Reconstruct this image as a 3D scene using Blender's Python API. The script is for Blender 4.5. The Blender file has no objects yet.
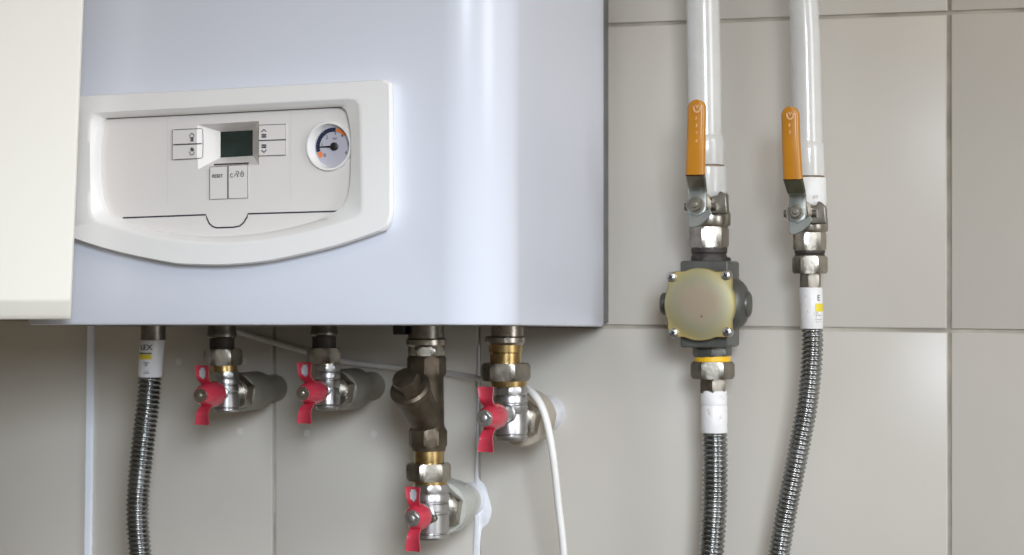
import bpy, bmesh, math, random
from mathutils import Vector, Matrix
random.seed(7)
sc = bpy.context.scene
COL = sc.collection
PI = math.pi

# ------------------------------------------------------------------ camera (the wall is the plane y = 0, the room lies at y < 0)
F = 2000.0                                   # focal length in pixels for a 1024 px wide picture
YAW = math.atan(1.65e-4 * F)
PITCH = math.atan((285 - 277.5) / F)
DIST = 1.77
_fw = Vector((-math.sin(YAW) * math.cos(PITCH), math.cos(YAW) * math.cos(PITCH), math.sin(PITCH)))
_rt = Vector((math.cos(YAW), math.sin(YAW), 0))
_up = _rt.cross(_fw)
CAM = -_fw * DIST

def P(px, py, d):
    """photo pixel -> point of the plane standing d metres in front of the wall"""
    ray = _fw * F + _rt * (px - 512) + _up * (277.5 - py)
    t = (-d - CAM.y) / ray.y
    return CAM + ray * t

def mpp(p):
    """metres per photo pixel at a point"""
    return (p - CAM).dot(_fw) / F

cam = bpy.data.cameras.new('camera')
cam.sensor_width = 36.0
cam.lens = F * 36.0 / 1024
cam.clip_start = 0.05
co = bpy.data.objects.new('camera', cam)
COL.objects.link(co)
co.matrix_world = Matrix.Translation(CAM) @ Matrix((_rt, _up, -_fw)).transposed().to_4x4()
sc.camera = co
cam.dof.use_dof = True
cam.dof.focus_distance = 1.50
cam.dof.aperture_fstop = 11.0

# ------------------------------------------------------------------ materials
def mat(name, color, rough=0.5, metal=0.0, var=0.06, vscale=40.0, bump=0.0, bscale=200.0, coat=0.0, rvar=0.0, color2=None, spec=0.5, lo=.35, hi=.65):
    m = bpy.data.materials.new(name)
    m.use_nodes = True
    nt = m.node_tree
    b = nt.nodes['Principled BSDF']
    b.inputs['Metallic'].default_value = metal
    b.inputs['Roughness'].default_value = rough
    b.inputs['Coat Weight'].default_value = coat
    b.inputs['Specular IOR Level'].default_value = spec
    tc = nt.nodes.new('ShaderNodeTexCoord')
    no = nt.nodes.new('ShaderNodeTexNoise')
    no.inputs['Scale'].default_value = vscale
    no.inputs['Detail'].default_value = 4
    nt.links.new(tc.outputs['Object'], no.inputs['Vector'])
    cr = nt.nodes.new('ShaderNodeValToRGB')
    c2 = color2 if color2 else tuple(c * (1 - var) for c in color)
    cr.color_ramp.elements[0].position = lo
    cr.color_ramp.elements[1].position = hi
    cr.color_ramp.elements[0].color = (*c2, 1)
    cr.color_ramp.elements[1].color = (*color, 1)
    nt.links.new(no.outputs['Fac'], cr.inputs['Fac'])
    nt.links.new(cr.outputs['Color'], b.inputs['Base Color'])
    if rvar:
        mr = nt.nodes.new('ShaderNodeMapRange')
        mr.inputs['To Min'].default_value = max(0.02, rough - rvar)
        mr.inputs['To Max'].default_value = rough + rvar
        nt.links.new(no.outputs['Fac'], mr.inputs['Value'])
        nt.links.new(mr.outputs['Result'], b.inputs['Roughness'])
    if bump:
        n2 = nt.nodes.new('ShaderNodeTexNoise')
        n2.inputs['Scale'].default_value = bscale
        nt.links.new(tc.outputs['Object'], n2.inputs['Vector'])
        bp = nt.nodes.new('ShaderNodeBump')
        bp.inputs['Strength'].default_value = bump
        bp.inputs['Distance'].default_value = 0.002
        nt.links.new(n2.outputs['Fac'], bp.inputs['Height'])
        nt.links.new(bp.outputs['Normal'], b.inputs['Normal'])
    return m

M = {
    'tile': mat('glazed_tile', (0.60, 0.560, 0.495), 0.30, var=0.05, vscale=6, bump=0.05, bscale=14, spec=0.35),
    'grout': mat('grout', (0.52, 0.475, 0.40), 0.9, var=0.35, vscale=25, bump=0.3),
    'plaster': mat('white_plaster', (0.80, 0.80, 0.82), 0.8, var=0.1, bump=0.4, bscale=120),
    'floor': mat('floor', (0.34, 0.31, 0.27), 0.5, var=0.2, vscale=8),
    'enamel': mat('boiler_enamel', (0.69, 0.71, 0.775), 0.25, var=0.015, vscale=3),
    'panel': mat('panel_plastic', (0.83, 0.81, 0.785), 0.34, var=0.01, bump=0.02, bscale=900),
    'floorpanel': mat('control_plastic', (0.74, 0.705, 0.67), 0.36, var=0.01, bump=0.02, bscale=900),
    'line': mat('dark_line', (0.035, 0.037, 0.05), 0.6, var=0.1),
    'brownshade': mat('painted_brown_shade', (0.16, 0.13, 0.11), 0.8, var=0.1),  # recess shade on the control plate, put into a colour
    'tilemark': mat('pale_tile_mark', (0.70, 0.67, 0.62), 0.35, var=0.03),
    'softline': mat('thin_grey_line', (0.10, 0.095, 0.10), 0.6, var=0.1),
    'gap': mat('dark_gap', (0.03, 0.028, 0.025), 0.8, var=0.2),
    'seam': mat('faint_seam', (0.68, 0.65, 0.62), 0.5, var=0.05),
    'lcd': mat('lcd_glass', (0.030, 0.045, 0.038), 0.16, var=0.45, vscale=45),
    'dial': mat('dial_white', (0.50, 0.49, 0.55), 0.35, var=0.03),
    'navy': mat('dial_navy', (0.018, 0.022, 0.06), 0.5, var=0.1),
    'orange_mark': mat('dial_orange', (0.80, 0.22, 0.06), 0.5, var=0.1),
    'black': mat('black_plastic', (0.012, 0.012, 0.014), 0.45, var=0.2),
    'cream': mat('cream_laminate', (0.86, 0.83, 0.745), 0.45, var=0.015, vscale=5),
    'paint': mat('white_gloss_paint', (0.68, 0.67, 0.63), 0.20, var=0.05, vscale=60, bump=0.10, bscale=60, coat=0.3),
    'paint_old': mat('flaking_white_paint', (0.80, 0.79, 0.76), 0.40, vscale=110, bump=0.35, bscale=220, color2=(0.40, 0.36, 0.30), lo=.28, hi=.36),
    'rust': mat('rusty_crack', (0.22, 0.15, 0.08), 0.9, var=0.5, vscale=200),
    'nickel': mat('worn_nickel', (0.45, 0.41, 0.345), 0.30, 1.0, var=0.35, vscale=90, rvar=0.10, bump=0.05, bscale=300),
    'nickel_dull': mat('dull_nickel', (0.34, 0.31, 0.26), 0.38, 1.0, var=0.4, vscale=80, rvar=0.1, bump=0.06, bscale=300),
    'chrome': mat('satin_chrome', (0.52, 0.51, 0.50), 0.33, 1.0, var=0.12, vscale=60, rvar=0.08),
    'brass': mat('brass', (0.52, 0.36, 0.15), 0.30, 1.0, var=0.35, vscale=120, rvar=0.1),
    'bronze': mat('tarnished_bronze', (0.16, 0.125, 0.085), 0.45, 0.75, var=0.4, vscale=70, rvar=0.12, bump=0.12, bscale=250),
    'thread': mat('dark_thread', (0.07, 0.06, 0.05), 0.6, 0.4, var=0.4, vscale=150),
    'steel': mat('stainless_steel', (0.35, 0.355, 0.345), 0.27, 1.0, var=0.2, vscale=50, rvar=0.06),
    'zinc': mat('zinc_plate', (0.40, 0.42, 0.39), 0.38, 0.85, var=0.2, vscale=60),
    'olive': mat('olive_zinc', (0.16, 0.16, 0.10), 0.40, 0.7, var=0.3, vscale=80),
    'red': mat('red_lacquer', (0.54, 0.042, 0.07), 0.27, var=0.15, vscale=50, coat=0.3),
    'reflection': mat('painted_reflection', (0.55, 0.60, 0.62), 0.35, 0.3, var=0.1),  # pale tone painting a gloss reflection on the red wings
    'yellow_grip': mat('amber_vinyl', (0.54, 0.215, 0.005), 0.36, var=0.10, vscale=35, coat=0.2),
    'emboss': mat('faint_emboss', (0.84, 0.52, 0.28), 0.45, var=0.25, vscale=300),
    'yellow': mat('yellow_ring', (0.90, 0.52, 0.02), 0.4, var=0.05),
    'label_yellow': mat('label_yellow', (0.78, 0.62, 0.04), 0.45, var=0.05),
    'grey_cast': mat('grey_cast_metal', (0.13, 0.13, 0.115), 0.40, 0.55, var=0.25, vscale=60, bump=0.08, bscale=300),
    'sleeve': mat('white_sleeve', (0.82, 0.81, 0.81), 0.35, var=0.04, vscale=60, bump=0.1, bscale=150),
    'sleeve_dirty': mat('grubby_white_sleeve', (0.80, 0.78, 0.76), 0.40, vscale=110, bump=0.3, bscale=160, color2=(0.42, 0.36, 0.30), lo=.28, hi=.40),
    'ppr': mat('grey_green_plastic', (0.25, 0.235, 0.19), 0.40, var=0.2, vscale=40),
    'ppr_light': mat('clear_grey_plastic', (0.52, 0.52, 0.46), 0.30, var=0.15, vscale=40, coat=0.2),
    'ppr_beige': mat('beige_plastic', (0.43, 0.375, 0.30), 0.40, var=0.15, vscale=40),
    'cable': mat('white_cable', (0.80, 0.78, 0.74), 0.40, var=0.05),
    'bottom': mat('boiler_underside', (0.22, 0.22, 0.22), 0.6, var=0.2),
    'trim': mat('white_trim', (0.88, 0.92, 1.0), 0.35, var=0.03),
}

# iridescent passivated zinc for the regulator cover: radial colours around the plate's own centre
def passivated():
    m = bpy.data.materials.new('passivated_zinc'); m.use_nodes = True
    nt = m.node_tree; b = nt.nodes['Principled BSDF']
    b.inputs['Metallic'].default_value = 0.75; b.inputs['Roughness'].default_value = 0.42
    tc = nt.nodes.new('ShaderNodeTexCoord')
    ln = nt.nodes.new('ShaderNodeVectorMath'); ln.operation = 'LENGTH'
    no = nt.nodes.new('ShaderNodeTexNoise'); no.inputs['Scale'].default_value = 28; no.inputs['Detail'].default_value = 3
    nt.links.new(tc.outputs['Object'], ln.inputs[0]); nt.links.new(tc.outputs['Object'], no.inputs['Vector'])
    ma = nt.nodes.new('ShaderNodeMath'); ma.operation = 'MULTIPLY_ADD'; ma.inputs[1].default_value = 24.0
    mb = nt.nodes.new('ShaderNodeMath'); mb.operation = 'MULTIPLY_ADD'; mb.inputs[1].default_value = 0.5; mb.inputs[2].default_value = -0.22
    nt.links.new(no.outputs['Fac'], mb.inputs[0]); nt.links.new(ln.outputs['Value'], ma.inputs[0]); nt.links.new(mb.outputs['Value'], ma.inputs[2])
    cr = nt.nodes.new('ShaderNodeValToRGB'); e = cr.color_ramp.elements
    e[0].position = 0.0; e[0].color = (0.46, 0.37, 0.27, 1)
    e[1].position = 1.0; e[1].color = (0.52, 0.41, 0.17, 1)
    for p, c in ((0.36, (0.45, 0.37, 0.26, 1)), (0.52, (0.40, 0.375, 0.25, 1)), (0.68, (0.44, 0.39, 0.21, 1)), (0.85, (0.60, 0.46, 0.16, 1))):
        k = e.new(p); k.color = c
    nt.links.new(ma.outputs['Value'], cr.inputs['Fac']); nt.links.new(cr.outputs['Color'], b.inputs['Base Color'])
    return m
M['passivated'] = passivated()

# ------------------------------------------------------------------ mesh building
class MB:
    def __init__(self):
        self.v, self.f, self.m = [], [], []
    def add(self, verts, faces, mi=0):
        o = len(self.v)
        self.v += [Vector(p) for p in verts]
        for f in faces:
            self.f.append([i + o for i in f]); self.m.append(mi)
        return self
    def loft(self, rings, cap0=True, cap1=True, mi=0, closed=True):
        n = len(rings[0]); vs = [p for r in rings for p in r]; fs = []
        for k in range(len(rings) - 1):
            for i in range(n if closed else n - 1):
                j = (i + 1) % n
                fs.append((k * n + i, k * n + j, (k + 1) * n + j, (k + 1) * n + i))
        if cap0: fs.append(tuple(range(n - 1, -1, -1)))
        if cap1: fs.append(tuple((len(rings) - 1) * n + i for i in range(n)))
        return self.add(vs, fs, mi)
    def build(self, name, mats, parent=None, smooth=35, bevel=0.0, bseg=2, origin=None):
        if not isinstance(mats, (list, tuple)): mats = [mats]
        o3 = Vector((0, 0, 0))
        root = parent
        while root is not None and root.parent is not None: root = root.parent
        base = origin if origin is not None else None
        par_off = Vector(parent['_w']) if parent is not None else Vector((0, 0, 0))
        if base is None:
            xs = [p.x for p in self.v]; ys = [p.y for p in self.v]; zs = [p.z for p in self.v]
            base = Vector(((min(xs) + max(xs)) / 2, (min(ys) + max(ys)) / 2, (min(zs) + max(zs)) / 2))
        me = bpy.data.meshes.new(name)
        me.from_pydata([p - base for p in self.v], [], self.f)
        for q in mats: me.materials.append(M[q] if isinstance(q, str) else q)
        for p, i in zip(me.polygons, self.m): p.material_index = i
        bm = bmesh.new(); bm.from_mesh(me)
        bmesh.ops.remove_doubles(bm, verts=bm.verts, dist=1e-6)
        bmesh.ops.recalc_face_normals(bm, faces=bm.faces)
        bm.to_mesh(me); bm.free()
        if smooth:
            me.shade_smooth(); me.set_sharp_from_angle(angle=math.radians(smooth))
        o = bpy.data.objects.new(name, me)
        COL.objects.link(o)
        if parent is not None: o.parent = parent
        o.location = base - par_off
        o['_w'] = tuple(base)
        if bevel:
            md = o.modifiers.new('bevel', 'BEVEL'); md.width = bevel; md.segments = bseg
            md.limit_method = 'ANGLE'; md.angle_limit = math.radians(40)
        return o

def thing(name, label, cat, loc, group=None):
    o = bpy.data.objects.new(name, None); o.empty_display_size = 0.02
    COL.objects.link(o); o.location = loc; o['_w'] = tuple(loc)
    o['label'] = label; o['category'] = cat
    if group: o['group'] = group
    return o
def tag(o, label, cat, group=None):
    o['label'] = label; o['category'] = cat
    if group: o['group'] = group
    return o
def structure(o):
    o['kind'] = 'structure'; return o

def circ(c, r, ax_u, ax_v, n=32, ph=0.0, hexa=None, cap=None):
    """ring of n points; hexa = hexagon across-flats half width multiplier, cut off at radius cap"""
    pts = []
    for i in range(n):
        a = 2 * PI * i / n + ph
        rr = r
        if hexa:
            s = 2 * PI / hexa
            b = (a - ph) % s - s / 2
            rr = r * math.cos(s / 2) / math.cos(b)
            rr = r / 1.0 * math.cos(s / 2) / math.cos(b)
            if cap: rr = min(rr, cap)
        pts.append(c + ax_u * (rr * math.cos(a)) + ax_v * (rr * math.sin(a)))
    return pts
X, Y, Z = Vector((1, 0, 0)), Vector((0, 1, 0)), Vector((0, 0, 1))

def vstack(mb, d, rows, n=36, mi=0):
    """upright turned piece: rows of (px, py, half width in px), from top to bottom"""
    rings = []
    for (px, py, hw) in rows:
        c = P(px, py, d); rings.append(circ(c, hw * mpp(c), X, Y, n))
    return mb.loft(rings, mi=mi)

def vhex(mb, d, px, y0, y1, hw, sides=6, ph=0.0, ch=0.08, mi=0, px1=None, bottom=True):
    """upright hexagon nut with turned chamfers, hw = half of the corner width in px"""
    px1 = px if px1 is None else px1
    a, b = P(px, y0, d), P(px1, y1, d)
    r = hw * mpp(a); n = sides * 8
    rin = r * 0.93; t = min(ch * r * 1.6, abs(a.z - b.z) * 0.3)
    dz = (b - a)
    u = dz.normalized()
    rings = [circ(a, r, X, Y, n, ph, sides, rin * .985), circ(a + u * t, r, X, Y, n, ph, sides, r),
             circ(b - u * t, r, X, Y, n, ph, sides, r), circ(b, r, X, Y, n, ph, sides, rin * .985)]
    return mb.loft(rings, mi=mi)

def ylathe(mb, cx, cz, rows, n=36, mi=0, ux=X, uz=Z):
    """turned piece whose axis points out of the wall: rows of (d, radius m)"""
    return mb.loft([circ(Vector((cx, -d, cz)), r, ux, uz, n) for d, r in rows], mi=mi)

def yhex(mb, cx, cz, d0, d1, r, ph=0.0, mi=0, sides=6):
    n = sides * 8; t = min(r * 0.12, abs(d1 - d0) * 0.3); s = 1 if d1 > d0 else -1
    return mb.loft([circ(Vector((cx, -d0, cz)), r, X, Z, n, ph, sides, r * .92), circ(Vector((cx, -(d0 + s * t), cz)), r, X, Z, n, ph, sides),
                    circ(Vector((cx, -(d1 - s * t), cz)), r, X, Z, n, ph, sides), circ(Vector((cx, -d1, cz)), r, X, Z, n, ph, sides, r * .92)], mi=mi)

def catmull(pts, n):
    """n+1 points evenly spaced along a smooth line through pts"""
    pts = [Vector(p) for p in pts]
    q = [pts[0] * 2 - pts[1]] + pts + [pts[-1] * 2 - pts[-2]]
    out = []
    for i in range(1, len(q) - 2):
        for k in range(24):
            t = k / 24
            a, b, c, e = q[i - 1], q[i], q[i + 1], q[i + 2]
            out.append(0.5 * ((2 * b) + (c - a) * t + (2 * a - 5 * b + 4 * c - e) * t * t + (3 * b - a - 3 * c + e) * t ** 3))
    out.append(pts[-1])
    return resample(out, n)
def resample(pts, n):
    L = [0]
    for a, b in zip(pts, pts[1:]): L.append(L[-1] + (b - a).length)
    res = []; k = 0
    for i in range(n + 1):
        s = L[-1] * i / n
        while k < len(L) - 2 and L[k + 1] < s: k += 1
        t = (s - L[k]) / max(1e-12, L[k + 1] - L[k])
        res.append(pts[k].lerp(pts[k + 1], min(1, max(0, t))))
    return res

def sweep(mb, path, rad, n=14, mi=0, cap=True):
    """tube along a list of points, rad a number or one radius per point"""
    rings = []; ref = Vector((0.31, 0.2, 0.93)).normalized()
    t0 = (path[1] - path[0]).normalized()
    u = t0.orthogonal().normalized()
    for i, p in enumerate(path):
        t = (path[min(i + 1, len(path) - 1)] - path[max(i - 1, 0)]).normalized()
        u = (u - t * u.dot(t)).normalized(); w = t.cross(u)
        r = rad[i] if isinstance(rad, (list, tuple)) else rad
        rings.append(circ(p, r, u, w, n))
    return mb.loft(rings, cap, cap, mi)

def ribbon(mb, pts, w, lift=Vector((0, -0.0004, 0)), mi=0, closed=False):
    """flat line of width w lying on a plane parallel to the wall"""
    n = len(pts); vs = []
    for i, p in enumerate(pts):
        a = pts[i - 1] if (i > 0 or closed) else pts[i]
        b = pts[(i + 1) % n] if (i < n - 1 or closed) else pts[i]
        t = (b - a); t.y = 0; t.normalize()
        nn = Vector((-t.z, 0, t.x))
        vs += [p + nn * w / 2 + lift, p - nn * w / 2 + lift]
    fs = [(2 * i, 2 * i + 1, (2 * i + 3) % (2 * n), (2 * i + 2) % (2 * n)) for i in range(n if closed else n - 1)]
    return mb.add(vs, fs, mi)

def text_polys(s, size):
    cu = bpy.data.curves.new('lettering', 'FONT'); cu.body = s; cu.size = size; cu.align_x = 'CENTER'; cu.align_y = 'CENTER'
    cu.resolution_u = 3
    ob = bpy.data.objects.new('lettering', cu); COL.objects.link(ob)
    bpy.context.view_layer.update()
    dg = bpy.context.evaluated_depsgraph_get()
    me = ob.evaluated_get(dg).to_mesh()
    vs = [v.co.copy() for v in me.vertices]; fs = [tuple(p.vertices) for p in me.polygons]
    ob.evaluated_get(dg).to_mesh_clear()
    bpy.data.objects.remove(ob); bpy.data.curves.remove(cu)
    return vs, fs
def flat_text(mb, s, size, c, lift=0.0005, mi=0, rot=0.0, sx=1.0, bold=0.0):
    vs, fs = text_polys(s, size)
    ca, sa = math.cos(rot), math.sin(rot)
    for off in ((0,) if not bold else (-bold, 0, bold)):
        mb.add([c + Vector((sx * (v.x * ca - v.y * sa) + off, -lift, v.x * sa + v.y * ca)) for v in vs], fs, mi)

# ------------------------------------------------------------------ the setting
# tiled wall: bevelled tiles standing 2 mm proud of the grout, one mesh
TW, TH, G = 0.2, 0.2625, 0.0028
zl = P(760, 329.2, 0).z; xv = P(948.8, 200, 0).x
roll = math.radians(0.3)
mb = MB()
def rot_tile(x, z):
    dx, dz = x - xv, z - zl
    return xv + dx * math.cos(roll) + dz * math.sin(roll) * 0.0, zl - dx * math.sin(roll) + dz
mb.add([(-1.6, 0.002, -1.5), (1.5, 0.002, -1.5), (1.5, 0.002, 1.4), (-1.6, 0.002, 1.4)], [(0, 1, 2, 3)], 1)
joints = [P(x, 440, 0).x for x in (87.5, 274, 479, 711.5)] + [xv]
joints = [joints[0] - TW * k for k in range(6, 0, -1)] + joints + [xv + TW * k for k in range(1, 5)]
for i in range(len(joints) - 1):
    for j in range(-5, 5):
        x0, x1 = joints[i] + G / 2, joints[i + 1] - G / 2
        z0, z1 = zl + j * TH + G / 2, zl + (j + 1) * TH - G / 2
        jit = random.uniform(-0.0006, 0.0006)
        b = 0.0012; t = [random.uniform(-0.0004, 0.0004) for _ in range(4)]
        def q(ins, d): return [Vector((rot_tile(x, z)[0] + jit, -d + k, rot_tile(x, z)[1])) for (x, z), k in zip(((x0 + ins, z0 + ins), (x1 - ins, z0 + ins), (x1 - ins, z1 - ins), (x0 + ins, z1 - ins)), t if d > -0.0005 else (0, 0, 0, 0))]
        mb.loft([q(0, -0.002), q(0, -0.0007), q(b * .4, 0.0001), q(b, 0.0004)], cap0=False, mi=0)
for px, py in ((240, 431), (307, 433), (374, 434), (179, 362), (244, 361)):
    c = P(px, py, 0.0011)
    mb.add([c + Vector((x * .0031, 0, z * .0031)) for x, z in ((-1, -.6), (-.6, -1), (.6, -1), (1, -.6), (1, .6), (.6, 1), (-.6, 1), (-1, .6))], [tuple(range(8))], 2)
structure(mb.build('wall_back', ['tile', 'grout', 'tilemark'], smooth=30))
mb = MB(); mb.add([(-1.6, 0, -1.5), (1.5, 0, -1.5), (1.5, -3.5, -1.5), (-1.6, -3.5, -1.5)], [(0, 1, 2, 3)])
structure(mb.build('floor', 'floor', smooth=0))

# white strip over the tile joint under the boiler
mb = MB()
a0, a1 = P(90, 300, 0.004), P(86, 620, 0.004)
w = 0.0034
mb.loft([[Vector((c.x - w, 0.0, c.z)), Vector((c.x - w * .8, -0.004, c.z)), Vector((c.x + w * .8, -0.004, c.z)), Vector((c.x + w, 0.0, c.z))] for c in (a0, a1)])
structure(mb.build('trim_1', 'trim', smooth=0))

# ------------------------------------------------------------------ boiler
DF = 0.300
boiler = thing('gas_boiler', 'white wall-hung gas boiler with an oval-bottomed control panel', 'boiler', P(250, 325, 0.1))
pA, pB, pC = P(75, 325, DF), P(486, 325.2, DF), P(603.5, 326.8, 0.022)
bx = (pB.z - pA.z) / (pB.x - pA.x)
cy = (pC.z - (pA.z + bx * (pC.x - pA.x))) / (0.022 - DF)
def zbot(x, d): return pA.z + bx * (x - pA.x) + cy * (d - DF)
XR = pC.x
XL = P(6, 200, DF).x
RC = 0.046
def plan_at(e):
    q = [(XR - e, 0.022)] + [(XR - e, d) for d in (0.08, 0.14, 0.2)]
    for k in range(17):
        a = k / 16 * PI / 2
        q.append((XR - RC + (RC - e) * math.cos(a), DF - RC + (RC - e) * math.sin(a)))
    for k in range(17):
        a = PI / 2 + k / 16 * PI / 2
        q.append((XL + RC + (RC - e) * math.cos(a), DF - RC + (RC - e) * math.sin(a)))
    return q + [(XL + e, 0.022)]
plan = plan_at(0)
ZT = zbot(0, DF) + 0.70
rings = []
for e, h in ((0.004, 0.0), (0.0012, 0.0006), (0.0, 0.0025)):
    rings.append([Vector((x, -d, zbot(x, d) + h)) for x, d in plan_at(e)])
rings.append([Vector((x, -d, zbot(x, d) + 0.35)) for x, d in plan])
rings.append([Vector((x, -d, ZT)) for x, d in plan])
casing_rings = rings
# recessed underside and the back frame that stands between casing and wall
mb = MB(); e = 0.0045
mb.loft([[Vector((x, -d, zbot(x, d) + h)) for x, d in plan_at(e)] for h in (0.012, 0.0004)])
mb.build('underside', 'bottom', boiler, smooth=0)
mb = MB(); z0, z1 = zbot(XR, 0.0) + 0.004, ZT - 0.01
mb.loft([[Vector((XL + .006, 0, z)), Vector((XR - 0.0015, 0, z)), Vector((XR - 0.0015, -0.024, z)), Vector((XL + .006, -0.024, z))] for z in (z0, z1)])
mb.build('back_frame', 'bottom', boiler, smooth=0)

# --- control panel: a raised frame around a recessed plate
def outline(sides, d, n=(40, 18, 56, 18)):
    pts = []
    for s, k in zip(sides, n):
        c = catmull([Vector((x, y, 0)) for x, y in s], k)
        pts += c[:-1]
    return [P(p.x, p.y, d) for p in pts]
top0 = [(64, 97), (110, 94.5), (200, 90), (300, 84.5), (372, 80.5), (386, 79.8)]
right0 = [(386, 79.8), (391, 82), (393.5, 90), (394, 150), (394, 205), (393, 219), (387, 230)]
bot0 = [(387, 230), (356, 241), (325, 250), (272, 261.5), (230, 265.5), (200, 265.4), (173, 263.6), (117, 252), (75, 239), (57, 230)]
left0 = [(57, 230), (53, 223), (52, 210), (54, 150), (57, 108), (59, 99), (64, 97)]
inner_t = [(93, 115), (102, 112.5), (200, 107), (300, 101.5), (348, 99), (355, 99.5)]
inner_r = [(355, 99.5), (358.5, 103), (359.5, 112), (360.5, 160), (361.5, 204), (361, 213), (357, 217)]
inner_b = [(357, 217), (320, 229), (275, 238.5), (234, 243), (195, 242), (155, 237), (118, 228), (102, 223), (97, 221)]
inner_l = [(97, 221), (92.5, 217), (91, 208), (90, 160), (90.5, 126), (91, 118), (93, 115)]
fl_t = [(107, 119.5), (112, 118.3), (200, 114), (290, 109.5), (338, 107), (344, 107.5)]
fl_r = [(344, 107.5), (349.5, 112), (353, 128), (354, 146), (353, 184), (347.5, 205), (342, 210)]
fl_b = [(342, 210), (318, 220), (280, 230), (234, 236), (190, 235.5), (150, 229), (124, 221), (114, 216.5), (110, 214)]
fl_l = [(110, 214), (104, 199), (101, 172), (101.5, 146), (103.5, 130), (105, 122), (107, 119.5)]
O0 = (top0, right0, bot0, left0); OI = (inner_t, inner_r, inner_b, inner_l); OF = (fl_t, fl_r, fl_b, fl_l)
def mixo(A, B, t): return [a.lerp(b, t) for a, b in zip(A, B)]
DP = DF + 0.014; DR = DF + 0.003
L0 = outline(O0, DF - 0.002); L0b = outline(O0, DF + 0.009); LI = outline(OI, DP); LFr = outline(OF, DR)
O_in = outline(O0, DP)
cen = sum(O_in, Vector()) / len(O_in)
def setd(pts, d): return [Vector((p.x, -d, p.z)) for p in pts]
rim1 = setd(mixo(L0b, LI, 0.020), DF + 0.012); rim2 = setd(mixo(L0b, LI, 0.07), DF + 0.0138)
LI1 = setd(mixo(LI, LFr, 0.08), DP - 0.0004); LI2 = setd(mixo(LI, LFr, 0.22), DP - 0.002)
NS = (40, 18, 56, 18)
def step(i):                                   # height of the sharp step round the plate: none along the bottom flap
    if i < NS[0] + NS[1]: return 0.0055
    i -= NS[0] + NS[1]
    if i < NS[2]:
        t = min(i, NS[2] - i) / NS[2]
        return 0.0055 * max(0.0, 1 - t / 0.10)
    return 0.0055
LF0 = [Vector((p.x, -(DR + 0.0003 + step(i)), p.z)) for i, p in enumerate(LFr)]
LFm = [a.lerp(b, .55) for a, b in zip(setd(LI, DP), LF0)]
mb = MB(); mb.loft([L0, L0b, rim1, rim2, setd(mixo(L0b, LI, 0.9), DP), LI, LI1, LFm, LF0, LFr, setd(LFr, DR - 0.004)], cap0=False, cap1=False)
panel = mb.build('control_frame', 'panel', boiler, smooth=50)

# casing: folded sheet, its front cut out behind the control panel
n_ = len(plan); R_ = casing_rings
mb = MB(); mb.loft(R_, cap0=False, cap1=True, closed=True)
k0 = 4 + 16
keep = [(f, m_) for f, m_ in zip(mb.f, mb.m) if not (len(f) == 4 and f[0] in (2 * n_ + k0, 3 * n_ + k0))]
mb.f = [f for f, _ in keep]; mb.m = [m_ for _, m_ in keep]
bm = bmesh.new()
def loop(pts):
    vs = [bm.verts.new(p) for p in pts]
    return [bm.edges.new((a, b)) for a, b in zip(vs, vs[1:] + vs[:1])]
es = loop([R_[2][k0], R_[2][k0 + 1], R_[3][k0 + 1], R_[4][k0 + 1], R_[4][k0], R_[3][k0]]) + loop(setd(mixo(L0b, LI, 0.45), DF))
bmesh.ops.triangle_fill(bm, use_beauty=True, edges=es, normal=(0, -1, 0)); bm.verts.index_update()
mb.add([v.co.copy() for v in bm.verts], [[v.index for v in f.verts] for f in bm.faces]); bm.free()
mb.build('casing', 'enamel', boiler, smooth=40)

# recessed plate with the openings for display and gauge
SD = DR - 0.013
fo = [P(197.4, 124.7, DR), P(259, 121, DR), P(259, 165, DR), P(198, 169.3, DR)]
fi = [P(220.5, 131.8, SD), P(252.7, 130.2, SD), P(252.7, 155.8, SD), P(220.5, 157.6, SD)]
gc = P(329.5, 146.3, DR); gr = 25.0 * mpp(gc)
def ell(c, r, n=48, d=None): 
    pts = circ(c, r, X, Z, n)
    return pts if d is None else setd(pts, d)
bm = bmesh.new()
def loop(pts):
    vs = [bm.verts.new(p) for p in pts]
    return [bm.edges.new((a, b)) for a, b in zip(vs, vs[1:] + vs[:1])]
es = loop(LFr) + loop(fo) + loop(ell(gc, gr * .98))
bmesh.ops.triangle_fill(bm, use_beauty=True, use_dissolve=False, edges=es, normal=(0, -1, 0))
bm.verts.index_update()
mb = MB(); mb.add([v.co.copy() for v in bm.verts], [[v.index for v in f.verts] for f in bm.faces]); bm.free()
# funnel round the display
mb.loft([fo, fi], False, False)
plate = mb.build('control_panel', 'floorpanel', boiler, smooth=0)

# faint vertical seams and dark flap line with the grip tab
for a, b in (((168, 118), (168, 205)), ((291, 111.5), (291, 201))):
    mb = MB(); ribbon(mb, [P(*a, DR), P(*b, DR)], 0.0005)
    mb.build('seam_line', 'seam', plate, smooth=0)
fp = [(123, 217.9), (206, 214.7), (207.2, 218.5), (209.5, 223.5), (213, 226.5), (217, 227.8), (234, 227.2), (240, 226), (244, 222.5), (247.3, 217), (248, 213.8), (338, 211.2)]
mb = MB(); ribbon(mb, [P(x, y, DR) for x, y in fp], 0.0011)
mb.build('flap_line', 'line', plate, smooth=0)

# brown ribbon painting in the recess shade, along the top and the right end
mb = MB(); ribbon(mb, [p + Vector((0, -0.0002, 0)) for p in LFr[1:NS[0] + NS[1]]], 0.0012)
mb.build('panel_shade', 'brownshade', plate, smooth=0)

# display
mb = MB()
mb.loft([[p + Vector((0, 0.002, 0)) for p in fi], fi], cap0=False, cap1=True)
mb.build('display_screen', 'lcd', plate, smooth=0)

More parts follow.
